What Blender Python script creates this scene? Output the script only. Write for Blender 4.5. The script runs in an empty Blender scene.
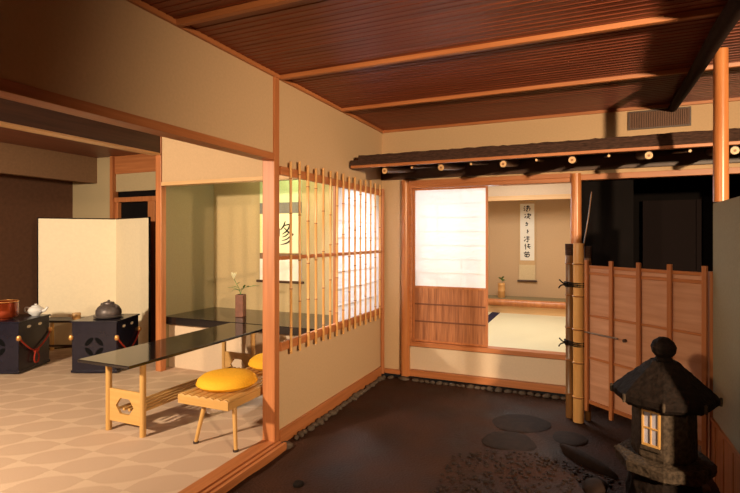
import bpy, bmesh, math, random
from mathutils import Vector, Matrix
random.seed(7)
C = bpy.context.scene.collection
PI = math.pi
TH = math.atan(214/494.)                      # camera yaw, left of +Y

# ------------------------------------------------------------------ materials
def newmat(name):
    m = bpy.data.materials.new(name); m.use_nodes = True
    nt = m.node_tree; b = nt.nodes['Principled BSDF']
    return m, nt, b
def L(nt, a, b): nt.links.new(a, b)
def ramp(nt, c0, c1, p0=0.3, p1=0.7):
    r = nt.nodes.new('ShaderNodeValToRGB')
    r.color_ramp.elements[0].position = p0; r.color_ramp.elements[0].color = (*c0, 1)
    r.color_ramp.elements[1].position = p1; r.color_ramp.elements[1].color = (*c1, 1)
    return r
def noise(nt, scale, vec=(1,1,1), detail=6, coord='Object'):
    tc = nt.nodes.new('ShaderNodeTexCoord'); mp = nt.nodes.new('ShaderNodeMapping')
    mp.inputs['Scale'].default_value = vec
    n = nt.nodes.new('ShaderNodeTexNoise'); n.inputs['Scale'].default_value = scale; n.inputs['Detail'].default_value = detail
    L(nt, tc.outputs[coord], mp.inputs[0]); L(nt, mp.outputs[0], n.inputs['Vector'])
    return n
def bump(nt, b, src, strength, dist=0.01):
    bp = nt.nodes.new('ShaderNodeBump'); bp.inputs['Strength'].default_value = strength; bp.inputs['Distance'].default_value = dist
    L(nt, src, bp.inputs['Height']); L(nt, bp.outputs[0], b.inputs['Normal'])
def wood(name, c0, c1, axis='Z', rough=0.45, scale=9, stretch=22, bs=0.15):
    m, nt, b = newmat(name)
    v = {'X': (1, stretch, stretch), 'Y': (stretch, 1, stretch), 'Z': (stretch, stretch, 1)}[axis]
    v = tuple(q/ (stretch/4.) for q in v)
    n = noise(nt, scale, v); r = ramp(nt, c0, c1)
    L(nt, n.outputs['Fac'], r.inputs[0]); L(nt, r.outputs[0], b.inputs['Base Color'])
    b.inputs['Roughness'].default_value = rough
    bump(nt, b, n.outputs['Fac'], bs, 0.003)
    return m
def plain(name, col, rough=0.5, var=0.08, scale=30, bs=0.0, metal=0, vec=(1,1,1), coat=0):
    m, nt, b = newmat(name)
    n = noise(nt, scale, vec)
    r = ramp(nt, tuple(x*(1-var) for x in col), tuple(min(1, x*(1+var)) for x in col))
    L(nt, n.outputs['Fac'], r.inputs[0]); L(nt, r.outputs[0], b.inputs['Base Color'])
    b.inputs['Roughness'].default_value = rough; b.inputs['Metallic'].default_value = metal
    b.inputs['Coat Weight'].default_value = coat
    if rough >= .7: b.inputs['Specular IOR Level'].default_value = .2
    if bs: bump(nt, b, n.outputs['Fac'], bs, 0.004)
    return m
M = {}
CW0, CW1 = (0.38, 0.130, 0.042), (0.52, 0.195, 0.070)
for a in 'XYZ':
    M['cedar'+a] = wood('cedar_'+a, CW0, CW1, a)
    M['pale'+a] = wood('pale_wood_'+a, (0.62, 0.38, 0.17), (0.74, 0.48, 0.24), a)
    M['dark'+a] = wood('dark_wood_'+a, (0.045, 0.02, 0.012), (0.09, 0.04, 0.02), a)
    M['maple'+a] = wood('maple_'+a, (0.52, 0.29, 0.085), (0.63, 0.37, 0.13), a, 0.4)
M['log'] = wood('log_post', (0.42, 0.14, 0.042), (0.58, 0.23, 0.075), 'Z', 0.30, 6, 10)
M['plaster'] = plain('plaster', (0.58, 0.400, 0.235), 0.9, 0.035, 60, 0.12)
M['plaster_pale'] = plain('plaster_pale', (0.66, 0.52, 0.38), 0.9, 0.03, 60, 0.1)
M['plaster_green'] = plain('plaster_greenish', (0.27, 0.215, 0.115), 0.9, 0.05, 80, 0.2)
M['plaster_room'] = plain('plaster_room', (0.46, 0.36, 0.21), 0.9, 0.04, 60, 0.12)
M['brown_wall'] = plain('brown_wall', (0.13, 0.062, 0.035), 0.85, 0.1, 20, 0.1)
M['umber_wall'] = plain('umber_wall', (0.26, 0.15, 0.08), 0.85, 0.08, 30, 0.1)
M['shade_black'] = plain('shade_black', (0.0035, 0.002, 0.002), 0.9, 0.2, 8)  # paints the dark of unlit rooms into the surfaces
M['lacquer'] = plain('black_lacquer', (0.010, 0.008, 0.009), 0.09, 0.1, 10)
M['box_lacquer'] = plain('blue_black_lacquer', (0.013, 0.012, 0.024), 0.27, 0.15, 10)
M['table_black'] = plain('table_black', (0.03, 0.02, 0.017), 0.5)
M['cutout_shade'] = plain('cutout_shadow', (0.001, 0.001, 0.002), 0.9)  # black for the shade inside cutouts and the vase opening
M['bark'] = plain('cedar_bark', (0.055, 0.028, 0.020), 0.9, 0.5, 24, 0.9, vec=(1, 3, 6))
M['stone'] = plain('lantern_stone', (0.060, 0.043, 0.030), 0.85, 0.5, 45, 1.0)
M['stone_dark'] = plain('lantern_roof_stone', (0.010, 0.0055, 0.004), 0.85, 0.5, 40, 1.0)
M['edge_stone'] = plain('edging_stone', (0.10, 0.075, 0.058), 0.8, 0.5, 14, 0.5)
M['step_stone'] = plain('stepping_stone', (0.018, 0.009, 0.006), 0.8, 0.4, 18, 0.7)
M['gravel'] = plain('gravel', (0.026, 0.014, 0.010), 0.7, 0.6, 40, 0.5)
M['bamboo'] = wood('bamboo', (0.60, 0.30, 0.09), (0.78, 0.44, 0.16), 'Z', 0.28, 5, 10, 0.03)
M['bamboo_dark'] = wood('bamboo_dark', (0.11, 0.048, 0.016), (0.26, 0.12, 0.035), 'Z', 0.35, 5, 10, 0.1)
M['node'] = plain('bamboo_node', (0.30, 0.12, 0.04), 0.5)
M['reed'] = wood('reed_panel', (0.26, 0.09, 0.035), (0.52, 0.21, 0.085), 'Z', 0.6, 14, 16, 0.4)
M['reed_batten'] = plain('reed_batten', (.16,.05,.02), .6)
M['log_black'] = plain('log_black', (.018,.008,.006), .8, .4, 20, .5, vec=(3,1,3))
M['vent_slat'] = plain('vent_slat', (.16,.07,.035), .6)
M['rope'] = plain('black_rope', (0.012, 0.008, 0.006), 0.9, 0.3, 80, 0.5)
M['red_cord'] = plain('red_cord', (0.34, 0.03, 0.014), 0.7, 0.2, 90, 0.4)
M['brass'] = plain('brass', (0.80, 0.42, 0.14), 0.35, 0.1, metal=0.7)
M['cushion'] = plain('yellow_cushion', (0.84, 0.44, 0.028), 0.75, 0.08, 90, 0.3)
M['pewter'] = plain('pewter', (0.13, 0.105, 0.10), 0.45, 0.2, 30, 0.2, metal=0.4)
M['copper'] = plain('copper_lacquer', (0.30, 0.045, 0.012), 0.10, 0.2, 8, metal=0.5, coat=0.5)
M['porcelain'] = plain('white_porcelain', (0.85, 0.85, 0.84), 0.15, 0.02, coat=0.4)
M['steel'] = plain('grey_steel', (0.35, 0.30, 0.27), 0.4, 0.1, metal=0.8)
M['iron'] = plain('iron_foot', (0.05, 0.03, 0.025), 0.5)
M['plaster_alcove'] = plain('plaster_alcove', (0.47, 0.35, 0.19), 0.9, 0.05, 60, 0.15)
M['gold_ground'] = plain('screen_paper', (0.87, 0.76, 0.55), 0.55, 0.03, 25)
M['ink'] = plain('ink', (0.012, 0.010, 0.010), 0.8)
M['silk_grey'] = plain('silk_grey', (0.21, 0.19, 0.17), 0.7, 0.1, 60)
M['silk_green'] = plain('silk_green', (0.66, 0.72, 0.42), 0.7, 0.05, 60)
M['silk_yellow'] = plain('silk_yellow', (0.78, 0.72, 0.34), 0.7, 0.05, 60)
M['silk_white'] = plain('silk_white', (0.82, 0.77, 0.68), 0.7, 0.03, 60)
M['silk_tan'] = plain('silk_tan', (0.62, 0.42, 0.22), 0.7, 0.05, 60)
M['silk_sand'] = plain('silk_sand', (0.68, 0.54, 0.32), 0.7, 0.05, 60)
M['scroll_paper'] = plain('scroll_paper', (0.86, 0.82, 0.72), 0.7, 0.02, 60)
M['tatami'] = plain('tatami', (0.72, 0.67, 0.46), 0.75, 0.05, 60, 0.2, vec=(1, 14, 1))
M['heri'] = plain('tatami_border', (0.02, 0.02, 0.05), 0.8)
M['leaf'] = plain('leaf', (0.10, 0.19, 0.045), 0.5, 0.3, 20)
M['petal'] = plain('petal', (0.88, 0.84, 0.55), 0.6)
M['ceramic_brown'] = plain('ceramic_brown', (0.17, 0.060, 0.032), 0.45, 0.25, 20, 0.2)
M['pane'] = plain('lantern_pane', (0.42, 0.42, 0.52), 0.3, 0.15, 12)
M['bar_white'] = plain('white_bars', (.85,.83,.78), .7)
M['vent_dark'] = plain('vent_dark', (0.02, 0.012, 0.008), 0.8)

def translucent_paper():
    m, nt, b = newmat('shoji_paper')
    n = noise(nt, 70); r = ramp(nt, (0.90, 0.89, 0.87), (0.95, 0.945, 0.93))
    L(nt, n.outputs['Fac'], r.inputs[0]); L(nt, r.outputs[0], b.inputs['Base Color'])
    b.inputs['Roughness'].default_value = 0.9
    t = nt.nodes.new('ShaderNodeBsdfTranslucent'); t.inputs['Color'].default_value = (0.93, 0.95, 1.0, 1)
    mx = nt.nodes.new('ShaderNodeMixShader'); mx.inputs[0].default_value = 0.5
    L(nt, b.outputs[0], mx.inputs[1]); L(nt, t.outputs[0], mx.inputs[2])
    L(nt, mx.outputs[0], nt.nodes['Material Output'].inputs['Surface'])
    return m
M['paper'] = translucent_paper()

def carpet_mat():
    m, nt, b = newmat('carpet')
    tc = nt.nodes.new('ShaderNodeTexCoord'); sp = nt.nodes.new('ShaderNodeSeparateXYZ'); L(nt, tc.outputs['Object'], sp.inputs[0])
    def mt(op, a, bb=None, cc=None):
        n = nt.nodes.new('ShaderNodeMath'); n.operation = op
        for i, v in enumerate((a, bb, cc)):
            if v is None: continue
            if isinstance(v, (int, float)): n.inputs[i].default_value = v
            else: L(nt, v, n.inputs[i])
        return n.outputs[0]
    nz = noise(nt, 60, detail=3)
    jit = mt('MULTIPLY', mt('SUBTRACT', nz.outputs['Fac'], 0.5), 0.03)
    u = mt('FRACT', mt('DIVIDE', mt('ADD', mt('ADD', sp.outputs[0], jit), 1.39+6.5), 0.325))
    v = mt('FRACT', mt('DIVIDE', mt('ADD', mt('ADD', sp.outputs[1], jit), -2.113+6.0), 0.30))
    iu = mt('SUBTRACT', 1.0, u); iv = mt('SUBTRACT', 1.0, v)
    d1 = mt('SQRT', mt('ADD', mt('MULTIPLY', iu, iu), mt('MULTIPLY', v, v)))
    d2 = mt('SQRT', mt('ADD', mt('MULTIPLY', u, u), mt('MULTIPLY', iv, iv)))
    mxx = mt('MULTIPLY', mt('MAXIMUM', d1, d2), .5)
    rp = ramp(nt, (0.585, 0.41, 0.29), (0.68, 0.50, 0.355), .522, .553)
    L(nt, mxx, rp.inputs[0])
    n2 = noise(nt, 220, detail=2)
    mix = nt.nodes.new('ShaderNodeMixRGB'); mix.blend_type = 'MULTIPLY'; mix.inputs[0].default_value = 0.35
    r2 = ramp(nt, (0.6, 0.6, 0.6), (1.15, 1.15, 1.15), 0.3, 0.7)
    L(nt, n2.outputs['Fac'], r2.inputs[0]); L(nt, rp.outputs[0], mix.inputs[1]); L(nt, r2.outputs[0], mix.inputs[2])
    L(nt, mix.outputs[0], b.inputs['Base Color']); b.inputs['Roughness'].default_value = 0.95
    bump(nt, b, n2.outputs['Fac'], 0.5, 0.006)
    return m
M['carpet'] = carpet_mat()
def ground_mat():
    m, nt, b = newmat('packed_earth')
    n = noise(nt, 2.2, detail=10); n2 = noise(nt, 60, detail=4)
    r = ramp(nt, (0.014, 0.0050, 0.0028), (0.062, 0.024, 0.013), 0.3, 0.75)
    L(nt, n.outputs['Fac'], r.inputs[0]); L(nt, r.outputs[0], b.inputs['Base Color'])
    rr = ramp(nt, (0.55,)*3, (0.9,)*3); L(nt, n.outputs['Fac'], rr.inputs[0]); L(nt, rr.outputs[0], b.inputs['Roughness'])
    b.inputs['Specular IOR Level'].default_value = .22
    ad = nt.nodes.new('ShaderNodeMath'); ad.operation = 'ADD'; L(nt, n.outputs['Fac'], ad.inputs[0]); L(nt, n2.outputs['Fac'], ad.inputs[1])
    bump(nt, b, ad.outputs[0], 0.5, 0.02)
    return m
M['ground'] = ground_mat()
M['ceil'] = wood('ceiling_boards', (0.125, 0.024, 0.009), (0.26, 0.058, 0.019), 'X', 0.42, 7, 30, 0.1)
M['ceil_room'] = wood('room_ceiling', (0.15, 0.045, 0.022), (0.22, 0.07, 0.035), 'Y', 0.45, 5, 30, 0.1)
M['gate_board'] = wood('gate_board', (0.50, 0.245, 0.14), (0.66, 0.36, 0.23), 'X', 0.5, 6, 12, 0.15)

# ------------------------------------------------------------------ mesh builder
class MB:
    def __init__(s): s.bm = bmesh.new()
    def box(s, x0, x1, y0, y1, z0, z1):
        v = [s.bm.verts.new(p) for p in ((x0,y0,z0),(x1,y0,z0),(x1,y1,z0),(x0,y1,z0),(x0,y0,z1),(x1,y0,z1),(x1,y1,z1),(x0,y1,z1))]
        for f in ((3,2,1,0),(4,5,6,7),(0,1,5,4),(1,2,6,5),(2,3,7,6),(3,0,4,7)): s.bm.faces.new([v[i] for i in f])
        return s
    def tube(s, pts, r, n=12, cap=True):
        pts = [Vector(p) for p in pts]
        rs = r if isinstance(r, (list, tuple)) else [r]*len(pts)
        rings = []; up = None
        for i, p in enumerate(pts):
            t = (pts[min(i+1, len(pts)-1)] - pts[max(i-1, 0)]).normalized()
            if up is None: up = Vector((0,0,1)) if abs(t.z) < .9 else Vector((1,0,0))
            a = t.cross(up)
            if a.length < 1e-4: a = t.cross(Vector((0.3,1,0.2)))
            a.normalize(); b = a.cross(t).normalized(); up = b
            rings.append([s.bm.verts.new(p + (a*math.cos(2*PI*k/n) + b*math.sin(2*PI*k/n))*rs[i]) for k in range(n)])
        for i in range(len(rings)-1):
            for k in range(n):
                s.bm.faces.new([rings[i][k], rings[i][(k+1)%n], rings[i+1][(k+1)%n], rings[i+1][k]])
        if cap:
            s.bm.faces.new(rings[0][::-1]); s.bm.faces.new(rings[-1])
        return s
    def cane(s, p0, p1, r, zs, n=12):
        p0, p1 = Vector(p0), Vector(p1); Lc = (p1-p0).length; st = [(0, r)]
        for z in zs: st += [(z-.010, r), (z-.004, r*1.16), (z, r*1.2), (z+.004, r*1.12), (z+.010, r)]
        st.append((Lc, r*.97)); k0 = len(s.bm.faces)
        s.tube([p0+(p1-p0)*(a/Lc) for a, _ in st], [b for _, b in st], n)
        s.bm.faces.ensure_lookup_table()
        for i in range(len(st)-1):
            if st[i][1] > r*1.1 and st[i+1][1] > r*1.1:
                for k in range(n): s.bm.faces[k0+i*n+k].material_index = 1
        return s
    def lathe(s, prof, c=(0,0,0), n=32, sx=1, sy=1, a0=0):
        rings = []
        for r, z in prof:
            if r < 1e-5: rings.append([s.bm.verts.new((c[0], c[1], c[2]+z))])
            else: rings.append([s.bm.verts.new((c[0]+r*sx*math.cos(a0+2*PI*k/n), c[1]+r*sy*math.sin(a0+2*PI*k/n), c[2]+z)) for k in range(n)])
        for a, b in zip(rings, rings[1:]):
            for k in range(n):
                q = []
                for v in (a[k % len(a)], a[(k+1) % len(a)], b[(k+1) % len(b)], b[k % len(b)]):
                    if v not in q: q.append(v)
                if len(q) > 2: s.bm.faces.new(q)
        if len(rings[0]) > 1: s.bm.faces.new(rings[0][::-1])
        if len(rings[-1]) > 1: s.bm.faces.new(rings[-1])
        return s
    def prism(s, pts, y0, y1, plane='XZ'):
        f = {'XZ': lambda p, d: (p[0], d, p[1]), 'XY': lambda p, d: (p[0], p[1], d), 'YZ': lambda p, d: (d, p[0], p[1])}[plane]
        a = [s.bm.verts.new(f(p, y0)) for p in pts]; b = [s.bm.verts.new(f(p, y1)) for p in pts]; n = len(pts)
        s.bm.faces.new(a); s.bm.faces.new(b[::-1])
        for i in range(n): s.bm.faces.new([a[i], b[i], b[(i+1)%n], a[(i+1)%n]])
        return s
    def build(s, name, mat, parent=None, bevel=0, smooth=False, loc=None, rotz=0):
        bmesh.ops.recalc_face_normals(s.bm, faces=s.bm.faces)
        me = bpy.data.meshes.new(name); s.bm.to_mesh(me); s.bm.free()
        me.materials.append(M[mat] if isinstance(mat, str) else mat)
        o = bpy.data.objects.new(name, me); C.objects.link(o)
        if parent: o.parent = parent
        if loc is not None: o.location = loc
        o.rotation_euler.z = rotz
        if smooth:
            for p in me.polygons: p.use_smooth = True
            try: me.set_sharp_from_angle(angle=math.radians(40))
            except Exception: pass
        if bevel:
            md = o.modifiers.new('bevel', 'BEVEL'); md.width = bevel; md.segments = 2; md.limit_method = 'ANGLE'
        return o
def smoothpts(pts, n=6):
    P = [Vector(p) for p in pts]; out = []
    for i in range(len(P)-1):
        p0, p1, p2, p3 = P[max(i-1,0)], P[i], P[i+1], P[min(i+2,len(P)-1)]
        for k in range(n):
            t = k/n
            out.append(0.5*((2*p1)+(p2-p0)*t+(2*p0-5*p1+4*p2-p3)*t*t+(3*p1-p0-3*p2+p3)*t**3))
    out.append(P[-1]); return out
def thing(name, label, cat, loc=(0,0,0), rotz=0, group=None):
    o = bpy.data.objects.new(name, None); C.objects.link(o); o.empty_display_size = 0.1
    o.location = loc; o.rotation_euler.z = rotz
    return tag(o, label, cat, group)
def tag(o, label, cat, group=None):
    o['label'] = label; o['category'] = cat
    if group: o['group'] = group
    return o
def struct(o, label=None):
    o['kind'] = 'structure'
    if label: o['label'] = label; 
    return o
def sbox(name, mat, *d, bevel=0, label=None):
    return struct(MB().box(*d).build(name, mat, bevel=bevel), label)
def dup(root, label, loc=None, rotz=None):
    r = root.copy(); C.objects.link(r); r['label'] = label
    if loc is not None: r.location = loc
    if rotz is not None: r.rotation_euler.z = rotz
    for ch in list(root.children):
        c = ch.copy(); C.objects.link(c); c.parent = r
        for g in list(ch.children):
            d = g.copy(); C.objects.link(d); d.parent = c
    return r

CEIL = 2.716; GZ = -0.05; Y0 = -1.6; XR = 6.0; XL = -5.25
# ------------------------------------------------------------------ setting: garden room
bm = MB()
nx, ny = 90, 100
vs = [[bm.bm.verts.new((0.0 + XR*i/nx, Y0 + (5.2-Y0)*j/ny, GZ + 0.008*math.sin(i*.7+1.3*math.sin(j*.4))*math.sin(j*.55) )) for j in range(ny+1)] for i in range(nx+1)]
for i in range(nx):
    for j in range(ny): bm.bm.faces.new([vs[i][j], vs[i+1][j], vs[i+1][j+1], vs[i][j+1]])
struct(bm.build('floor', 'ground', smooth=True), 'dark packed earth floor of the indoor garden')
sbox('floor', 'carpet', XL, -0.07, Y0, 5.3, -0.06, 0.0, label='beige carpet with a leaf pattern')
# ceiling of lapped boards over the garden
bm = MB(); p = 0.0540; n = int((5.2-Y0)/p)+1
prof = []
y = 5.2
while y > Y0:
    prof += [(y, CEIL+0.000), (y-p*.82, CEIL-.001), (y-p*.85, CEIL-0.0035), (y-p, CEIL-0.0035)]; y -= p
prof += [(Y0-.1, CEIL+0.06), (5.2, CEIL+0.06)]
bm.prism(prof, 0.0, XR, 'YZ'); struct(bm.build('ceiling', 'ceil'), 'red-brown lapped board ceiling')
sbox('ceiling', 'ceil_room', XL, -0.1, Y0, 5.3, CEIL, CEIL+0.06, label='red-brown flat ceiling of the tea salon')
ti = 1
def trim(mat, *d, bevel=0.003, label=None):
    global ti
    o = sbox('trim_%d' % ti, mat, *d, bevel=bevel, label=label); ti += 1; return o
for k in range(1, 7):
    yb = 5.175 - 1.022*k
    bmx = MB().prism([(yb-.022, CEIL), (yb+.022, CEIL), (yb+.018, CEIL-.032), (yb-.018, CEIL-.032)], 0.02, XR, 'YZ')
    struct(bmx.build('trim_%d' % ti, 'cedarX', bevel=0.004), 'ceiling batten'); ti += 1
trim('cedarY', 0.0, 0.022, Y0, 5.2, CEIL-0.03, CEIL+.005, label='cornice strip on the left wall')
trim('cedarX', 0.0, XR, 5.18, 5.2, CEIL-0.028, CEIL+.005, label='cornice strip on the far wall')
# left partition wall
w = MB()
w.box(-0.09, 0, Y0, 3.051, 2.125, CEIL).box(-0.09, 0, 3.118, 5.2, 2.037, CEIL).box(-0.09, 0, 3.118, 5.2, 0.06, 0.653)
w.box(-0.09, 0, 5.145, 5.2, 0.653, 2.037)
struct(w.build('wall_left', 'plaster'))
trim('cedarY', -0.10, 0.012, Y0, 3.051, 2.075, 2.125, label='lintel over the opening to the salon')
struct(MB().box(-0.09, 0.022, 3.118, 5.12, -0.05, 0.06).build('baseboard_left', 'cedarY', bevel=0.003))
# sliding door sill with grooves
s_ = MB().prism([(-.09,-.06),(.10,-.06),(.10,0.0),(.075,0.0),(.075,-.012),(.055,-.012),(.055,0.0),(.03,0.0),(.03,-.012),(.01,-.012),(.01,0.0),(-.09,0.004)], Y0, 3.08, 'XZ')
struct(s_.build('trim_%d' % ti, 'cedarY'), 'grooved wooden door sill'); ti += 1
# main post
po = tag(MB().box(-0.095, 0.014, 3.052, 3.117, -0.03, CEIL-.003).build('wooden_post', 'cedarZ', bevel=0.006),
    'squared cedar post between the opening and the bamboo lattice', 'post')
tag(MB().tube([(0.022, 5.15, -0.02), (0.022, 5.15, 2.05)], 0.022, 14).build('wooden_post', 'cedarZ', smooth=True),
    'slender cedar corner pole at the far end of the bamboo lattice', 'post')
st_ = MB()
import random as _r
# lattice window
lw = thing('lattice_window', 'window grille of pale bamboo canes beside the squared cedar post', 'window grille', (0, 4.15, 0))
def P(b): # shift helper: builds use world coordinates, parent at (0,4.15,0)
    for v in b.bm.verts: v.co.y -= 4.15
    return b
P(MB().box(0.001, 0.030, 3.119, 5.125, 1.972, 2.037)).build('top_rail', 'cedarY', lw, 0.004)
P(MB().box(0.001, 0.030, 3.119, 5.125, 0.653, 0.72)).build('bottom_rail', 'cedarY', lw, 0.004)
P(MB().box(0.006, 0.024, 3.119, 5.125, 1.335, 1.365)).build('middle_rail', 'cedarY', lw, 0.003)
for i in range(15):
    yy = 3.225 + 0.128*i; rr = random.uniform(0.0100, 0.0120); lean = random.uniform(-.004, .004)
    z0 = 0.615 + random.uniform(-.008, .008); z1 = 2.095 + random.uniform(-.015, .015)
    zs = []; zn = random.uniform(.08, .3)
    while zn < z1-z0-.05: zs.append(zn); zn += random.uniform(.26, .36)
    c = P(MB().cane((0.044, yy-lean, z0), (0.044, yy+lean, z1), rr, zs, 10)).build('bamboo_cane', 'bamboo', lw, smooth=True); c.data.materials.append(M['node'])
# shoji behind the lattice
def shoji(name, label, along, a0, a1, z0, z1, off, cols, rows, zmid=None, stile=0.03, flip=1, stile2=None):
    """sliding paper panel; along='Y' (plane x=off) or 'X' (plane y=off)"""
    cx = (a0+a1)/2
    t = thing(name, label, 'sliding screen', (off, cx, z0) if along == 'Y' else (cx, off, z0))
    def bx(b, u0, u1, d0, d1, w0, w1):
        if along == 'Y': b.box(d0, d1, u0-cx, u1-cx, w0-z0, w1-z0)
        else: b.box(u0-cx, u1-cx, d0, d1, w0-z0, w1-z0)
    f = MB(); S = stile
    bx(f, a0, a0+S, -.013, .013, z0, z1); bx(f, a1-(stile2 or S), a1, -.013, .013, z0, z1)
    bx(f, a0+S, a1-(stile2 or S), -.013, .013, z0, z0+S); bx(f, a0+S, a1-(stile2 or S), -.013, .013, z1-S*.8, z1)
    if zmid: bx(f, a0+S, a1-(stile2 or S), -.013, .013, zmid-.012, zmid+.012)
    f.build('frame', 'cedarZ', t, 0.002)
    zb = (zmid or z0+S-.012)+.012
    g = MB()
    for i in range(1, cols):
        u = a0+S+(a1-a0-2*S)*i/cols; bx(g, u-.002, u+.002, .0065*flip-.003, .0065*flip+.003, zb, z1-S*.8)
    for j in range(1, rows):
        w_ = zb+(z1-S*.8-zb)*j/rows; bx(g, a0+S, a1-S, .006*flip-.003, .006*flip+.003, w_-.0018, w_+.0018)
    g.build('grid_bars', 'bar_white', t)
    q = MB(); bx(q, a0+S, a1-(stile2 or S), -.0008-.0025*flip, .0008-.0025*flip, zb, z1-S*.8); q.build('paper', 'paper', t)
    return t, bx
shoji('shoji_screen', 'paper sliding screen behind the right half of the bamboo lattice', 'Y', 4.06, 5.142, 0.655, 2.035, -0.020, 4, 8, stile=0.05, flip=-1, stile2=.012)

# far wall
XO0, XO1 = 2.05, 3.6
w = MB()
w.box(0, 0.33, 5.2, 5.29, -0.02, 2.06).box(0, XR, 5.2, 5.29, 2.06, CEIL).box(XO1, XR, 5.2, 5.29, -0.05, 2.06)
struct(w.build('wall_far', 'plaster'))
sbox('wall_far', 'plaster_pale', 0.33, 1.99, 5.215, 5.285, 0.05, 0.31, label='low pale plaster wall below the tea room window')
struct(MB().box(0.02, 0.245, 5.175, 5.2, -0.02, 0.03).box(0.33, 1.99, 5.165, 5.215, -0.02, 0.05).build('baseboard_far', 'cedarX', bevel=0.003))
# window frame of the tea room
wf = MB().box(0.33, 1.99, 5.17, 5.29, 0.31, 0.36).box(0.33, 1.99, 5.17, 5.29, 2.045, 2.085).box(0.33, 0.362, 5.17, 5.29, 0.36, 2.045)
struct(wf.build('window_1', 'cedarX', bevel=0.003), 'timber frame of the tea room window')
trim('cedarX', 2.05, 3.6, 5.15, 5.23, 2.055, 2.11, label='rail over the dark doorway')
trim('darkX', 0.0, 5.9, 5.16, 5.2, 2.15, 2.29, label='wall plate under the eave, eave shade put into its dark colour')  # dark strip put in for the shadow band below the eave
trim('cedarX', 0.30, 1.99, 5.16, 5.2, 2.085, 2.13, label='rail over the tea room window')
tag(MB().tube([(0.288, 5.17, -0.02), (0.288, 5.17, 1.0), (0.288, 5.17, 2.14)], [0.050, 0.046, 0.043], 20).build('wooden_post', 'log', smooth=True),
    'round peeled log post left of the white paper window', 'post')
tag(MB().tube([(2.03, 5.16, -0.05), (2.03, 5.16, 1.0), (2.03, 5.16, 2.12)], [0.056, 0.052, 0.047], 20).build('wooden_post', 'log', smooth=True),
    'round peeled log post between tea room window and dark doorway', 'post')
# shoji in the far wall with reed lower panel
t, bx = shoji('shoji_screen', 'white paper sliding screen with brown reed lower panel', 'X', 0.362, 1.18, 0.362, 2.043, 5.225, 3, 7, zmid=0.962, stile=0.022, flip=1)
rb = MB(); u = 0.385; k = 0
while u < 1.155:
    wdt = random.uniform(.008, .017); d = random.uniform(0, .004); bx(rb, u, min(u+wdt, 1.157), -.008-d, .004, 0.384, 0.95); u += wdt+.0012
rb.build('reed_panel', 'reed', t)
for zz in (0.555+.03, 0.775): 
    b2 = MB(); bx(b2, 0.384, 1.158, -.017, -.009, zz-.008, zz+.008); b2.build('batten', 'reed_batten', t)

# ------------------------------------------------------------------ tea room behind
TF = 0.355
sbox('floor', 'tatami', -0.2, 2.4, 5.30, 7.74, TF-.06, TF, label='tatami mats of the tea room')
trim('heri', 0.80, 0.92, 5.30, 7.74, TF, TF+.003, bevel=0, label='dark woven border of the tatami')
w = MB().box(-0.3, -0.2, 5.3, 8.4, 0.25, 2.6).box(2.4, 2.5, 5.3, 8.4, 0.3, 2.6)
w.box(-0.3, 0.33, 5.29, 5.30, 0.3, 2.6)
struct(w.build('wall_tea_room', 'plaster'))
sbox('wall_tea_room_back', 'plaster', -0.2, 2.4, 8.3, 8.4, 0.3, 2.6)
sbox('wall_tea_room_upper', 'plaster_pale', -0.2, 2.4, 7.74, 7.82, 2.14, 2.55, label='plaster above the tea room alcove')
sbox('ceiling', 'ceil_room', -0.3, 2.5, 5.3, 8.4, 2.55, 2.6, label='ceiling of the tea room')
trim('paleX', -0.2, 2.4, 7.72, 7.83, 2.07, 2.14, label='lintel of the tea room alcove')
sbox('floor', 'plaster_green', -0.2, 2.4, 7.79, 8.3, 0.48, 0.555, label='grey raised floor of the tea room alcove')
sbox('wall_tea_room_riser', 'paleX', -0.2, 2.4, 7.74, 7.79, TF-.05, 0.47)
tag(MB().tube([(-0.19, 7.735, 0.515), (2.39, 7.735, 0.515)], 0.052, 18).build('alcove_log', 'log', smooth=True),
    'peeled log edging the raised alcove inside the tea room', 'log')

def stroke(b, pts, wds, place):
    P_ = smoothpts([(p[0], 0, p[1]) for p in pts], 5); n = len(P_)
    lft, rgt = [], []
    for i, q in enumerate(P_):
        tt = (P_[min(i+1, n-1)] - P_[max(i-1, 0)]).normalized(); nn = Vector((-tt.z, 0, tt.x))
        f = i/(n-1)*(len(wds)-1); k = min(int(f), len(wds)-2); wd = (wds[k]*(1-(f-k)) + wds[k+1]*(f-k))/2
        lft.append(place(q+nn*wd)); rgt.append(place(q-nn*wd))
    for d in (0, 0.0012):
        A = [b.bm.verts.new((v[0], v[1]-d, v[2])) for v in lft]; B_ = [b.bm.verts.new((v[0], v[1]-d, v[2])) for v in rgt]
        for i in range(n-1): b.bm.faces.new([A[i], A[i+1], B_[i+1], B_[i]])
# narrow scroll in the tea room (px 519-535)
XS = 0.0
def px_on_y(px, Y):
    a = (px-370)/494.; s, c = math.sin(TH), math.cos(TH); return 2.10 + (-s+a*c)/(c+a*s)*Y
xs0, xs1 = px_on_y(519, 8.28), px_on_y(535.5, 8.28); xc = (xs0+xs1)/2; hw = (xs1-xs0)/2
sc = thing('hanging_scroll', 'narrow calligraphy scroll hanging inside the small tea room', 'scroll', (xc, 8.285, 0.80))
z0s = 0.80; 
MB().box(-hw, hw, -.004, .002, 0.02, 1.30).build('mount', 'silk_tan', sc)
MB().box(-hw*.86, hw*.86, -.008, -.004, 0.34, 1.25).build('paper', 'scroll_paper', sc)
MB().box(-hw*.98, hw*.98, -.007, -.004, 0.03, 0.27).build('lower_silk', 'silk_sand', sc)
MB().tube([(-hw*1.18, -.012, 0.012), (hw*1.18, -.012, 0.012)], 0.014, 12).build('roller', 'darkX', sc, smooth=True)
MB().tube([(-hw, -.006, 1.305), (hw, -.006, 1.305)], 0.008, 10).build('top_rod', 'darkX', sc, smooth=True)
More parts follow.
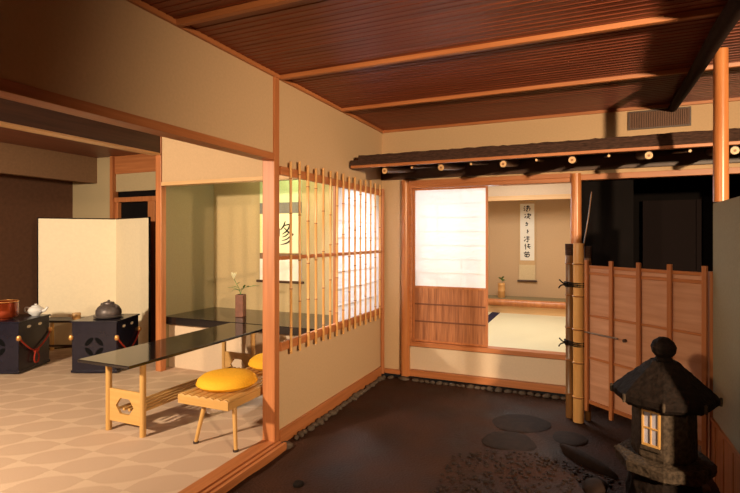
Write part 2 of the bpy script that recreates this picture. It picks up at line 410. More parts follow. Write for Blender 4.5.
glyphs = [
 [[(-.5,.6),(-.3,.4)],[(-.6,.2),(-.4,0)],[(-.55,-.5),(-.3,-.1)],[(-.1,.5),(.6,.55)],[(.2,.8),(.2,0),(-.1,-.5),(.3,-.6)],[(-.1,.1),(.6,.15),(.5,-.6)]],
 [[(-.6,.5),(-.4,.35)],[(-.6,-.4),(-.3,.1)],[(-.1,.5),(.6,.4),(.2,-.1)],[(.2,.7),(.1,.1),(-.2,-.6)],[(0,-.1),(.5,-.7)]],
 [[(.1,.6),(-.3,.2),(.3,.1),(-.1,-.5)],[(-.4,-.5),(.3,-.6)]],
 [[(0,.7),(-.1,.3),(.2,0),(-.2,-.3),(.1,-.7)]],
 [[(-.5,.5),(-.3,.3)],[(-.5,-.5),(-.2,0)],[(-.1,.5),(.6,.5)],[(.2,.7),(.2,-.6),(-.1,-.5)],[(-.1,.05),(.6,.0)]],
 [[(-.4,.7),(-.6,.1)],[(-.4,.3),(-.4,-.7)],[(0,.6),(.5,.5)],[(.2,.7),(.1,0),(.5,-.5)],[(-.1,0),(.6,.05)]],
 [[(-.6,.3),(.6,.4)],[(-.2,.7),(-.2,.2)],[(.3,.7),(.2,.2)],[(-.4,-.1),(.5,0),(.3,-.6),(-.3,-.5),(-.4,-.1)],[(0,.1),(0,-.6)]]]
zc = 1.17
for gi, g in enumerate(glyphs):
    sz = 0.078 if gi not in (2, 3) else 0.05; ik = MB()
    for st in g:
        stroke(ik, [(a*sz+(.008 if gi % 2 else -.006), zc+b*sz*.85) for a, b in st], [0.020, 0.012, 0.015, 0.006], lambda q: (q.x, -0.0085, q.z))
    ik.build('written_character', 'ink', sc); zc -= 0.122

# bamboo vase in tea room
vx = px_on_y(501.5, 8.02)
bv = thing('flower_vase', 'yellow bamboo vase with green sprig on the tea room alcove floor', 'vase', (vx, 8.02, 0.555))
MB().lathe([(0.050,0),(0.056,.01),(0.055,.10),(0.058,.105),(0.055,.11),(0.054,.20),(0.057,.205),(0.054,.21),(0.053,.235),(0.044,.235),(0.044,.12),(0,.12)], n=24).build('vase_body', 'bamboo', bv, smooth=True)
lf = MB()
def leaf(b, base, tip, wd, droop=0.0):
    base, tip = Vector(base), Vector(tip); d = tip-base; side = d.cross(Vector((0,0,1)))
    if side.length < 1e-4: side = Vector((1,0,0))
    side.normalize(); N = 6; A, B_, Mi = [], [], []
    for i in range(N+1):
        t = i/N; p = base + d*t + Vector((0,0,-droop*t*t)); ww = wd*math.sin(PI*min(1, t*.95+.03))
        A.append(b.bm.verts.new(p+side*ww)); Mi.append(b.bm.verts.new(p-Vector((0,0,ww*.3)))); B_.append(b.bm.verts.new(p-side*ww))
    for i in range(N):
        b.bm.faces.new([A[i], A[i+1], Mi[i+1], Mi[i]]); b.bm.faces.new([Mi[i], Mi[i+1], B_[i+1], B_[i]])
lf.tube([(0,0,.13),(.01,0,.27),(.02,0,.32)], .003, 6)
for a, l in ((0.2,.07),(1.5,.06),(2.6,.08),(4.0,.07),(5.2,.06),(0.9,.05),(3.3,.06)):
    leaf(lf, (.01,0,.25+.01*a), (.01+l*math.cos(a), l*math.sin(a), .30+.012*a), .022, .02)
lf.build('green_sprig', 'leaf', bv, smooth=True)

# ------------------------------------------------------------------ doorway room, its darkness painted near black
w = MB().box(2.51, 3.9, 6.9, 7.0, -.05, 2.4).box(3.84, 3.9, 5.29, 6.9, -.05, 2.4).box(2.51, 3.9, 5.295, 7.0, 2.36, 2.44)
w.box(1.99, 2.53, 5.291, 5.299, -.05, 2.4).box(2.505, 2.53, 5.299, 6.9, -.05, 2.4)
struct(w.build('wall_entry', 'shade_black'))
sbox('floor', 'shade_black', 1.99, 3.9, 5.2, 7.0, -0.10, -0.05, label='floor of the dark entry, shade put into its colour')
dd = struct(MB().box(2.75, 3.35, 6.80, 6.84, -.05, 1.95).box(2.75,2.80,6.78,6.80,-.05,1.95).box(3.30,3.35,6.78,6.80,-.05,1.95).box(2.80,3.30,6.78,6.80,1.05,1.12).build('door_1', plain('dim_door', (.008,.003,.003), .8), bevel=0.002), 'dim wooden door deep in the dark entry')  # gloom of the entry put into the door colour

# ------------------------------------------------------------------ eave
ev = thing('eave_roof', 'long dark bark eave on log rafters across the far wall', 'eave', (0, 5.2, 2.2))
def EB(): return MB()
def esh(b):
    for v in b.bm.verts: v.co.y -= 5.2; v.co.z -= 2.2
    return b
def bark_layer(name, x0, x1, y0, y1, zf, zw, th, jit, seed):
    rnd = random.Random(seed); b = MB(); N = int((x1-x0)/.04); rows = []
    for i in range(N+1):
        x = x0+(x1-x0)*i/N; j = rnd.uniform(-jit, jit); j2 = rnd.uniform(-jit, jit)
        rows.append([b.bm.verts.new(p) for p in ((x, y0+j, zf+j2*.3), (x, y0+j*.6-.004, zf+th*.5), (x, y0+.012+j, zf+th+j2), (x, (y0+y1)/2, (zf+zw)/2+th+rnd.uniform(-jit, jit)), (x, y1, zw+th), (x, y1, zw))])
    for r0, r1 in zip(rows, rows[1:]):
        for k in range(6): b.bm.faces.new([r0[k], r1[k], r1[(k+1)%6], r0[(k+1)%6]])
    b.bm.faces.new(rows[0]); b.bm.faces.new(rows[-1][::-1])
    return esh(b).build(name, 'bark', ev, smooth=True)
bark_layer('bark_layer', 0.025, 5.9, 4.31, 5.195, 2.195, 2.315, 0.055, 0.0025, 1)
bark_layer('bark_layer', 0.10, 5.9, 4.325, 5.195, 2.245, 2.365, 0.050, 0.004, 2)
esh(MB().box(0.03, 5.9, 4.30, 4.335, 2.172, 2.197)).build('eave_edge_strip', 'cedarX', ev, 0.003)
esh(MB().prism([(4.335, 2.178), (5.195, 2.30), (5.195, 2.316), (4.335, 2.194)], 0.03, 5.9, 'YZ')).build('soffit_board', 'darkY', ev)
for i in range(10):
    x = 0.37 + 0.547*i
    r = esh(MB().tube([(x, 4.345, 2.140), (x, 4.8, 2.205), (x+.01, 5.19, 2.262)], [0.028, 0.034, 0.036], 16)).build('rafter', 'darkY', ev, smooth=True)
    e = esh(MB().tube([(x, 4.340, 2.1345), (x, 4.346, 2.135)], 0.0275, 16)).build('cut_end', 'paleY', r)
    h_ = esh(MB().tube([(x, 4.337, 2.134), (x, 4.341, 2.1345)], 0.010, 10)).build('pith', 'node', r)
    x2 = x+.27
    if x2 < 5.8:
        r2 = esh(MB().tube([(x2, 4.345, 2.152), (x2, 5.19, 2.272)], 0.011, 10)).build('slim_rafter', 'darkY', ev, smooth=True)
        esh(MB().tube([(x2, 4.341, 2.1515), (x2, 4.346, 2.152)], 0.0105, 10)).build('cut_end', 'paleY', r2)

# vent
vt = thing('wall_vent', 'brown slatted vent high on the far wall above the eave', 'vent', (2.728, 5.2, 2.59))
MB().box(-.245, .245, -.006, 0, -.08, .08).build('backing', 'vent_dark', vt)
f = MB().box(-.25, .25, -.02, 0, .072, .085).box(-.25, .25, -.02, 0, -.085, -.072).box(-.25, -.238, -.02, 0, -.072, .072).box(.238, .25, -.02, 0, -.072, .072)
f.build('frame', 'darkX', vt)
for i in range(34):
    x = -.232+.464*i/33
    MB().box(x-.0045, x+.0045, -.016, -.006, -.072, .072).build('slat', 'vent_slat', vt)

# ------------------------------------------------------------------ log post and ceiling log
tag(MB().tube([(2.888, 3.72, 1.727), (2.888, 3.72, 2.2), (2.888, 3.72, 2.682)], [0.042, 0.041, 0.040], 22).build('wooden_post', 'log', smooth=True),
    'round orange log post rising from the end of the grey-green wall', 'post')
tag(MB().tube([(2.835, 5.17, 2.672), (2.825, 4.3, 2.667), (2.80, 3.3, 2.660), (2.80, 2.0, 2.655), (2.80, 0.5, 2.65)], [0.036, .042, .048, .05, .052], 18).build('ceiling_log', 'log_black', smooth=True),
    'dark log running under the ceiling above the orange log post', 'log')

# right sleeve wall; unseen near end lengthened to block the key lamp
rw = MB().box(2.87, 2.93, 2.404, 3.835, 0.33, 1.725)
struct(rw.build('wall_right', plain('panel_plaster', (0.36, 0.34, 0.235), 0.9, 0.05, 60, 0.15)), 'grey-green plaster sleeve wall')
wn = MB()
for i in range(14):
    y0 = 2.404+.102*i; wn.box(2.862-.003*(i % 2), 2.93, y0+.002, y0+.100, -.05, 0.315)
struct(wn.build('wall_right_wainscot', 'cedarZ', bevel=0.003), 'upright brown boards below the grey-green wall')
trim('cedarY', 2.855, 2.935, 2.404, 3.835, 0.312, 0.335, label='rail between plaster and wainscot')
sbox('wall_outer_right', 'plaster', XR, XR+.1, Y0, 5.3, -.05, CEIL)
sbox('wall_back', 'plaster', XL-.1, XR+.1, Y0-.1, Y0, -.06, CEIL)

# ------------------------------------------------------------------ gate
A = Vector((2.135, 4.485, 0)); Bp = Vector((2.838, 3.842, 0)); Lg = (Bp-A).length; ga = math.atan2(Bp.y-A.y, Bp.x-A.x)
gt = thing('garden_gate', 'pale board garden gate with slim uprights left of the grey-green wall', 'gate', (A.x, A.y, GZ), ga)
g0 = -GZ
def gz(z): return z+g0
for i in range(4):
    u0 = Lg*i/4+.016; u1 = Lg*(i+1)/4-.016
    MB().box(u0-.012, u1+.012, .004, .010, gz(.15), gz(1.258)).build('board', 'gate_board', gt)
for z, hh in ((1.262,.012),(1.208,.012),(.86,.009),(.51,.009),(.145,.014)):
    MB().box(0, Lg, -.012, .004, gz(z)-hh, gz(z)+hh).build('rail', 'cedarX', gt, 0.002)
for i in range(5):
    u = Lg*i/4; wd = .015
    MB().box(u-wd, u+wd, -.034, -.012, gz(.07), gz(1.318)).build('upright', 'cedarZ', gt, 0.003)
lt = MB().tube([(0.0, -.044, gz(.725)), (Lg*.33, -.044, gz(.725))], .007, 10).build('latch_bar', 'steel', gt, smooth=True)
MB().tube([(Lg*.37, -.026, gz(.715)), (Lg*.37, -.006, gz(.715))], .013, 14).build('latch_knob', 'iron', gt, smooth=True)
tag(MB().box(2.853, 2.913, 3.842, 3.897, GZ, 1.28).build('gate_post', 'cedarZ', bevel=0.004), 'short squared red-brown post closing the right end of the gate', 'post')

# bamboo bundle
def bam(b, p0, p1, r, n=16):
    p0, p1 = Vector(p0), Vector(p1); b.tube([p0, p0.lerp(p1, .5), p1], [r*1.04, r, r*.96], n)
def bundle_pole(label, x, y, zt, r, mat, topmat=None):
    o = thing('bamboo_pole', label, 'bamboo pole', (x, y, GZ), 0, 'bamboo poles tied beside the gate')
    c = MB().cane((0,0,0), (0,0,zt-GZ), r, [q for q in (.21, .50, .78, 1.06, 1.33) if q < zt-GZ-.05], 18).build('culm', mat, o, smooth=True); c.data.materials.append(M['node'])
    if topmat: MB().tube([(0,0,zt-GZ-.09),(0,0,zt-GZ+.01)], [r*1.06, r*1.15], 12).build('bark_top', topmat, o, smooth=True)
bundle_pole('dark yellow bamboo pole with bark top, left in the tied bundle by the gate', 1.985, 4.61, 1.44, .032, 'bamboo_dark', 'bark')
bundle_pole('thick pale bamboo pole, front one of the tied bundle by the gate', 2.058, 4.525, 1.455, .044, 'bamboo')
bundle_pole('thin brown pole with bark top, right in the bundle by the gate', 2.13, 4.60, 1.42, .026, 'bamboo_dark', 'bark')
for k, (zz, lb) in enumerate(((1.10, 'upper black rope tie knotted around the bamboo poles'), (0.60, 'lower black rope tie knotted around the bamboo poles'))):
    b = MB()
    for dz in (-.010, .004, .018):
        b.tube(smoothpts([(1.945,4.60,zz+dz),(1.97,4.568,zz+dz),(2.04,4.484,zz+dz),(2.10,4.51,zz+dz),(2.165,4.59,zz+dz),(2.13,4.638,zz+dz),(2.04,4.60,zz+dz+.004),(1.985,4.653,zz+dz),(1.948,4.62,zz+dz),(1.945,4.60,zz+dz)], 5), .006, 8)
    b.tube(smoothpts([(1.96,4.568,zz),(1.93,4.53,zz+.02),(1.905,4.53,zz+.045)], 5), .006, 8)
    b.tube(smoothpts([(1.96,4.568,zz),(1.92,4.54,zz-.005),(1.90,4.53,zz-.03)], 5), .006, 8)
    b.tube([(1.965,4.56,zz-.016),(1.955,4.552,zz+.022)], .014, 10)
    tag(b.build('rope_tie', 'rope', smooth=True), lb, 'rope')
tag(MB().tube(smoothpts([(2.095,4.625,1.42),(2.115,4.64,1.55),(2.14,4.65,1.72),(2.16,4.68,1.90)], 5), [.005]*15+[.003], 8).build('twig', 'bamboo_dark', smooth=True),
    'thin bare twig sticking up above the bamboo pole bundle', 'twig')

# ------------------------------------------------------------------ stone lantern
LX, LY = 2.505, 3.162
la = math.atan2(0-LY, 2.10-LX)                     # towards the camera
ln = thing('stone_lantern', 'dark octagonal stone lantern with a small wooden window in front of the gate', 'lantern', (LX, LY, GZ), la)
ln.scale = (.82, .82, .99)
q8 = PI/8*0
def rough(o, amt, sc_):
    md = o.modifiers.new('sub', 'SUBSURF'); md.subdivision_type = 'SIMPLE'; md.levels = md.render_levels = 4
    tx = bpy.data.textures.new('rough', 'CLOUDS'); tx.noise_scale = sc_
    d = o.modifiers.new('disp', 'DISPLACE'); d.texture = tx; d.strength = amt; d.mid_level = .5; d.texture_coords = 'LOCAL'
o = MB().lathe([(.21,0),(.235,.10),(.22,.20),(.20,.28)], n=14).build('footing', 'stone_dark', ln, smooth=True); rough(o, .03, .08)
o = MB().lathe([(.25,.272),(.295,.295),(.300,.345),(.285,.355),(.22,.358)], n=8).build('base_slab', 'stone', ln); rough(o, .012, .03)
o = MB().lathe([(.185,.356),(.195,.375),(.188,.70)], n=8).build('light_chamber', 'stone'
    , ln); rough(o, .006, .03)
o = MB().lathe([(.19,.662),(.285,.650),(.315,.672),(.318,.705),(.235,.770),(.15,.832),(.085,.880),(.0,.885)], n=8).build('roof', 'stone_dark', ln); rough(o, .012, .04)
for k in range(8):
    a = k*PI/4; x, y = .318*math.cos(a), .318*math.sin(a)
    MB().lathe([(0,-.022),(.008,-.02),(.011,0),(.010,.022),(0,.028)], (x, y, .688), 10).build('corner_knob', 'stone', ln, smooth=True)
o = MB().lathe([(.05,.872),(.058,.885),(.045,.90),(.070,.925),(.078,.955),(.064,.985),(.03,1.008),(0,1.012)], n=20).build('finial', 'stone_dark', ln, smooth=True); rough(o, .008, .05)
# window on facet between vertex at 0 and vertex at -45deg (camera's left)
wa = -PI/8; ap = .190*math.cos(PI/8)
wn_ = bpy.data.objects.new('window', None)
fr = MB()
def wbx(b, u0, u1, z0, z1, d0, d1):
    R_ = Matrix.Rotation(wa, 4, 'Z'); n0 = len(b.bm.verts)
    b.box(ap+d0, ap+d1, u0, u1, z0, z1); b.bm.verts.ensure_lookup_table()
    for v in list(b.bm.verts)[n0:]: v.co = R_ @ v.co
W = .056
for d in ((-W, -W+.012, .435, .632), (W-.012, W, .435, .632), (-W+.012, W-.012, .435, .448), (-W+.012, W-.012, .619, .632), (-.004, .004, .448, .619), (-W+.012, W-.012, .530, .538)):
    wbx(fr, *d, -.004, .018)
fo = fr.build('window_frame', 'mapleZ', ln, 0.001)
pn = MB(); wbx(pn, -W+.012, W-.012, .448, .619, -.002, .008); pn.build('paper_pane', 'pane', fo)
sl = MB(); wbx(sl, -W-.008, W+.008, .412, .432, -.006, .020); sl.build('window_sill', 'stone', ln, 0.003)

# ------------------------------------------------------------------ garden stones
def rock(r, sx, sy, sz, seed, sub=2):
    b = MB(); bmesh.ops.create_icosphere(b.bm, subdivisions=sub, radius=1); rnd = random.Random(seed)
    ax = [Vector((rnd.uniform(-1,1), rnd.uniform(-1,1), rnd.uniform(-1,1))).normalized() for _ in range(7)]
    am = [rnd.uniform(.04, .16) for _ in ax]
    for v in b.bm.verts:
        n = v.co.normalized(); k = 1+sum(a*math.sin(3*n.dot(x)+a*20) for a, x in zip(am, ax))*.6
        v.co = Vector((n.x*sx*k*r, n.y*sy*k*r, n.z*sz*k*r))
    return b
protos = [rock(1, 1, .8, .6, s).build('edging_stone', 'edge_stone', smooth=True) for s in range(5)]
for q in protos: C.objects.unlink(q)
def stone(name, label, x, y, z, s, rz, group, k, mat=None):
    o = protos[k % 5].copy(); C.objects.link(o); o.name = name; o.location = (x, y, z); o.scale = (s, s*random.uniform(.8,1.1), s*random.uniform(.8, 1.05)); o.rotation_euler.z = rz
    return tag(o, label, 'stone', group)
y = 3.24; k = 0
while y < 5.08:
    s = random.uniform(.026, .046); y += s
    stone('edging_stone', 'small grey stone in the row along the foot of the left wall', .062+random.uniform(-.006,.010), y, GZ+.012, s, random.uniform(0,3), 'edging stones along the left wall', k); k += 1; y += s*.98
x = 0.10
while x < 1.95:
    s = random.uniform(.028, .048); x += s
    if .17 < x < .40: x = .42
    stone('edging_stone', 'small grey stone in the row along the foot of the far wall', x, 5.105+random.uniform(-.006,.006), GZ+.008, s, random.uniform(-.3,.3), 'edging stones along the far wall', k); k += 1; x += s*.98
def single(name, label, cat, x, y, r, sz, seed, mat, z=GZ, sx=1, sy=1, group=None):
    o = rock(r, sx, sy, sz, seed, 3).build(name, mat, smooth=True, loc=(x, y, z)); return tag(o, label, cat, group)
single('stepping_stone', 'flat dark stepping stone nearest the far wall', 'stepping stone', 1.62, 4.30, .20, .07, 11, 'step_stone', sx=1.1)
single('stepping_stone', 'flat dark stepping stone nearest the gravel', 'stepping stone', 1.56, 3.86, .19, .07, 12, 'step_stone', sx=1.05)
single('stepping_stone', 'flat dark stepping stone near the foot of the bamboo poles', 'stepping stone', 1.95, 4.12, .14, .08, 13, 'step_stone')
single('rounded_stone', 'rounded reddish stone on the ground left of the lantern base', 'stone', 2.16, 3.33, .075, .62, 14, 'step_stone', z=GZ+.02)
single('rounded_stone', 'small dark round stone alone on the earth right of the squared post', 'stone', .46, 2.66, .030, .7, 15, 'stone_dark', z=GZ+.01)
single('rounded_stone', 'dark flat stone at the bottom edge beside the door sill', 'stone', .27, 2.36, .055, .4, 16, 'stone_dark', z=GZ+.005)
single('rounded_stone', 'pale stone behind the lantern at the foot of the wainscot', 'stone', 2.76, 3.58, .05, .6, 18, 'edge_stone', z=GZ+.02)
single('post_stone', 'grey footing stone beneath the squared cedar post', 'stone', -.03, 3.12, .12, .32, 17, 'edge_stone', z=GZ-.01)
single('post_stone', 'grey footing stone beneath the log post left of the window', 'stone', .288, 5.13, .07, .45, 19, 'edge_stone', z=GZ)
# long curb running to the lantern
cb = rock(1, .26, .045, .05, 21, 3).build('curb_stone', 'step_stone', smooth=True, loc=(2.10, 3.72, GZ+.01), rotz=-.75)
tag(cb, 'long low curb stone running towards the lantern', 'stone')
gr = MB(); rnd = random.Random(5)
for i in range(900):
    while True:
        x = rnd.uniform(1.25, 2.5); y = rnd.uniform(2.3, 3.72)
        if y > 3.72-.55*(abs(x-1.75))**1.5 : continue
        if (x-LX)**2+(y-LY)**2 < .085 or (x-2.16)**2+(y-3.33)**2 < .012: continue
        break
    r = rnd.uniform(.007, .016); m = Matrix.Translation((x, y, GZ+.008)) @ Matrix.Diagonal((r, r*rnd.uniform(.7,1), r*.7, 1))
    bmesh.ops.create_icosphere(gr.bm, subdivisions=1, radius=1, matrix=m)
g_ = gr.build('gravel', 'gravel', smooth=True); g_['kind'] = 'stuff'; tag(g_, 'patch of small dark wet gravel in the garden foreground', 'gravel')

# ------------------------------------------------------------------ salon: walls and alcove
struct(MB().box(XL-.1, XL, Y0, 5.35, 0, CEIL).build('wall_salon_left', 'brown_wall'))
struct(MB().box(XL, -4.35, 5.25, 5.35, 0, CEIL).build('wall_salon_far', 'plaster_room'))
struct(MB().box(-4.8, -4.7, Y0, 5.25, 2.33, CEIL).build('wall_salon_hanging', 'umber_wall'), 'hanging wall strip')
trim('cedarZ', -4.37, -4.31, 5.20, 5.30, 0, CEIL, label='slim post in the salon far wall')
sbox('wall_salon_upper', 'plaster_room', -4.31, -2.40, 5.26, 5.32, 2.19, 2.45)
trim('cedarX', -4.31, -2.40, 5.24, 5.32, 2.45, CEIL, label='red-brown board under the salon ceiling')
dr = MB().box(-4.31, -2.40, 5.23, 5.31, 2.03, 2.10).box(-3.66, -3.52, 5.25, 5.31, 0, 2.03).box(-4.31, -4.26, 5.25, 5.31, 0, 2.03)
struct(dr.build('door_2', 'cedarZ', bevel=.003), 'timber frame of a dark doorway')
sbox('wall_salon_shade', 'shade_black', -4.35, -2.40, 5.32, 5.38, 0, 2.22)  # black sheet standing for the dark beyond the doorway
# beam at X=-2.3
trim('darkY', -2.36, -2.26, Y0, 4.14, 2.45, CEIL, bevel=0, label='dark hanging board between the two salon ceilings')
trim('paleY', -2.375, -2.245, Y0, 4.14, 2.43, 2.45, label='thin pale rail under the hanging board')
tag(MB().box(-2.335, -2.250, 4.15, 4.225, 0, CEIL-.003).build('wooden_post', 'cedarZ', bevel=.006), 'squared cedar post at the left corner of the alcove, beside the folding screen', 'post')
sbox('wall_alcove_upper', 'plaster', -2.245, -.09, 4.16, 4.235, 2.125, CEIL)
trim('paleX', -2.245, -.09, 4.145, 4.25, 2.085, 2.125, label='pale lintel over the alcove')
struct(MB().box(-2.39, -2.345, 4.235, 5.2, 0, CEIL).build('wall_alcove_left', 'plaster_green'))
sbox('wall_alcove_back', 'plaster_alcove', -2.345, -.095, 5.12, 5.2, 0, CEIL)
sbox('wall_alcove_riser', 'plaster_pale', -2.345, -.09, 4.36, 4.42, 0, 0.515)
tag(MB().box(-2.34, -.095, 4.262, 5.115, 0.517, 0.60).build('alcove_shelf', 'lacquer', bevel=.004), 'broad black lacquered shelf spanning the alcove', 'shelf')

# big hanging scroll in the alcove
hs = thing('hanging_scroll', 'wide scroll with one large brushed character in the salon alcove', 'scroll', (-1.312, 5.113, .962))
hs.scale = (1.034,)*3
hw = .29
MB().box(-hw, hw, -.004, .002, 0.94, 1.20).build('upper_silk', 'silk_green', hs)
MB().box(-hw, hw, -.004, .002, .81, .94).build('upper_band', 'silk_grey', hs)
MB().box(-hw, hw, -.004, .002, .34, .81).build('middle_silk', 'silk_yellow', hs)
MB().box(-hw+.03, hw-.03, -.007, -.004, .345, .805).build('paper', plain('cream_paper', (.86,.80,.55), .7, .03, 40), hs)
MB().box(-hw, hw, -.004, .002, .27, .34).build('lower_band', plain('silk_brown', (.22,.13,.08), .7, .1, 60), hs)
MB().box(-hw, hw, -.004, .002, 0.01, .27).build('lower_silk', 'silk_white', hs)
MB().tube([(-hw-.035, -.014, 0.004), (hw+.035, -.014, 0.004)], 0.015, 12).build('roller', 'darkX', hs, smooth=True)
MB().tube([(-hw, -.004, 1.205), (hw, -.004, 1.205)], 0.008, 10).build('top_rod', 'darkX', hs, smooth=True)
MB().tube(smoothpts([(-.15,-.004,1.21),(0,-.004,1.34),(.15,-.004,1.21)], 5), 0.003, 6).build('hanging_cord', 'ink', hs)
ik = MB()
for st, wd in (([(-.11,.15),(-.15,.08),(-.19,.02)], (.012,.026,.010)), ([(-.145,.07),(-.150,-.05),(-.152,-.14)], (.014,.022,.008)), ([(-.095,.05),(-.10,-.06)], (.012,.014)),
    ([(.0,.15),(-.03,.08),(-.08,.03)], (.010,.022,.008)), ([(-.02,.09),(.07,.10),(.03,.02),(-.05,-.03)], (.012,.018,.020,.006)), ([(-.02,.06),(.05,.0),(.13,-.04)], (.008,.020,.028)),
    ([(.05,-.02),(.0,-.055),(-.05,-.07)], (.016,.014,.005)), ([(.08,-.06),(.02,-.10),(-.06,-.12)], (.018,.014,.005)), ([(.11,-.09),(.03,-.15),(-.08,-.175)], (.022,.018,.005))):
    stroke(ik, [(a*.85+.075, .59+b_*.85) for a, b_ in st], wd, lambda q: (q.x, -0.0075, q.z))
ik.build('brushed_character', 'ink', hs)

# vase on shelf
va = thing('flower_vase', 'square brown vase with white flower and twigs on the black alcove shelf', 'vase', (-1.505, 4.60, .60), .25)
MB().box(-.048, .048, -.048, .048, 0, .255).build('vase_body', 'ceramic_brown', va, .006)
MB().box(-.036, .036, -.036, .036, .254, .2565).build('vase_mouth_shade', 'cutout_shade', va)  # thin black sheet painted as shade in the opening
fl = MB()
fl.tube(smoothpts([(0,0,.20),(-.01,0,.30),(-.05,0,.37),(-.08,0,.43)], 5), .0035, 6)
fl.tube(smoothpts([(0,0,.20),(.01,0,.30),(.08,-.01,.34),(.19,-.02,.36)], 5), .003, 6)
fl.tube(smoothpts([(0,0,.20),(-.02,0,.30),(-.10,-.02,.335)], 5), .003, 6)
for bx_, tx_ in (((-.03,0,.33),(-.12,.02,.36)),((-.05,0,.37),(.00,0,.41)),((.03,0,.325),(.06,-.02,.38)),((.08,-.01,.34),(.12,-.05,.37)),((.12,-.01,.345),(.17,.02,.375)),((.17,-.02,.355),(.24,-.03,.37)),((-.08,-.01,.33),(-.15,-.04,.345)),((-.06,-.01,.33),(-.10,-.03,.29)),((0,0,.30),(-.05,-.05,.33)),((0,0,.31),(.05,-.04,.34)),((-.02,0,.31),(-.09,0,.32))):
    leaf(fl, bx_, tx_, .016, .01)
fl.build('leafy_twigs', 'leaf', va, smooth=True)
ft = MB()
for k in range(7):
    a = k*2*PI/7; leaf(ft, (-.085,0,.43), (-.085+.032*math.cos(a), .032*math.sin(a), .50+.01*(k % 2)), .017, 0)
ft.build('white_flower', 'petal', va, smooth=True)

# ------------------------------------------------------------------ long table
TX0, TX1, TY0, TY1, TZ = -1.35, -.825, 2.50, 4.235, .60
tb = thing('long_table', 'long narrow table with glossy black top running to the alcove', 'table', (-1.10, 3.40, 0))
def T(b):
    for v in b.bm.verts: v.co.x += 1.10; v.co.y -= 3.40
    return b
T(MB().box(TX0, TX1, TY0, TY1, TZ-.022, TZ)).build('table_top', 'lacquer', tb, .004)
for ly in (2.74, 4.09):
    for lx in (-1.318, -.955):
        T(MB().tube([(lx, ly, 0), (lx, ly, TZ-.024)], .023, 18)).build('leg', 'mapleZ', tb, smooth=True)
    # panel with hexagonal hole
    cxp = -1.137; cz = .205; wp, hp = .160, .125
    angs = sorted(set([round(k*PI/12, 6) for k in range(24)] + [round(a % (2*PI), 6) for a in (math.atan2(hp, wp), PI-math.atan2(hp, wp), PI+math.atan2(hp, wp), -math.atan2(hp, wp))]))
    b = MB(); rings = []
    for a in angs:
        ca, sa = math.cos(a), math.sin(a); ro = min(wp/max(abs(ca),1e-6), hp/max(abs(sa),1e-6))
        m60 = (a % (PI/3)) - PI/6; ri = .095*math.cos(PI/6)/math.cos(m60)
        rings.append([b.bm.verts.new((cxp+r*ca, ly+d, cz+r*sa*(1 if r == ro else .74))) for r, d in ((ro,-.009),(ri,-.009),(ri,.009),(ro,.009))])
    for i in range(len(rings)):
        r0, r1 = rings[i], rings[(i+1) % len(rings)]
        for k in range(4): b.bm.faces.new([r0[k], r1[k], r1[(k+1)%4], r0[(k+1)%4]])
    T(b).build('end_panel', 'mapleX', tb)
for i in range(5):
    x = -1.225+.056*i
    T(MB().box(x-.010, x+.010, 2.75, 4.08, .165, .185)).build('shelf_slat', 'mapleY', tb, .003)

# ------------------------------------------------------------------ bench stool with cushions
def stool(label, y0, y1):
    x0, x1 = -.585, -.135; cx_, cy_ = (x0+x1)/2, (y0+y1)/2; zt = .385; ln_ = (y1-y0)/2; hx = (x1-x0)/2
    st = thing('bench', label, 'bench', (cx_, cy_, 0))
    n = 7; pts = [(-hx, zt-.072), (hx, zt-.072)]
    top = []
    for i in range(n):
        for k in range(6):
            u = k/6; top.append((-hx+2*hx*(i+u)/n, zt-.012+.011*math.sin(PI*u)))
    pts += [(hx, zt-.012)] + top[::-1]
    MB().prism(pts, -ln_, -ln_+.022, 'XZ').build('front_rail', 'mapleX', st, .002)
    MB().prism(pts, ln_-.022, ln_, 'XZ').build('back_rail', 'mapleX', st, .002)
    for sx in (-1, 1):
        MB().box(min(sx*hx, sx*(hx-.022)), max(sx*hx, sx*(hx-.022)), -ln_+.022, ln_-.022, zt-.072, zt-.018).build('side_rail', 'mapleY', st, .002)
    for i in range(n):
        xc_ = -hx+2*hx*(i+.5)/n; sp = [( xc_+(hx/n*.93)*math.cos(PI*k/8), zt-.016+.017*math.sin(PI*k/8)) for k in range(9)]
        MB().prism(sp, -ln_+.022, ln_-.022, 'XZ').build('seat_slat', 'mapleY', st, smooth=True)
    for sx in (-1, 1):
        for sy in (-1, 1):
            xb, yb_ = sx*(hx*.80)+.035, sy*(ln_-.095)
            l_ = MB().tube([(xb, yb_-0.06*0, .012), (xb-sx*.055, yb_-sy*.05, zt-.05)], [.013, .018], 14).build('leg', 'mapleZ', st, smooth=True)
            MB().tube([(xb, yb_, 0), (xb, yb_, .012)], .020, 14).build('iron_foot', 'iron', l_, smooth=True)
    return st
s1 = stool('long slatted wooden bench with two yellow cushions beside the black-topped table', 2.715, 4.02)
s1.location.x = -.36
def cushion(label, x, y):
    cu = thing('seat_cushion', label, 'cushion', (x, y, .387), 0, 'round yellow cushions'); cu.scale = (1.03, 1.03, 1)
    MB().lathe([(0,0),(.13,.0),(.19,.010),(.212,.034),(.206,.060),(.175,.086),(.10,.102),(0,.106)], n=48, sx=1, sy=1.02).build('pad', 'cushion', cu, smooth=True)
    b = MB(); b.tube([(.213*math.cos(2*PI*k/48), .217*math.sin(2*PI*k/48), .034) for k in range(49)], .004, 8, cap=False); b.build('piping', 'cushion', cu, smooth=True)
    return cu
c1 = cushion('round yellow cushion on the near end of the bench', -.368, 2.99)
c2 = dup(c1, 'round yellow cushion half hidden behind the squared cedar post', (-.36, 3.60, .389))

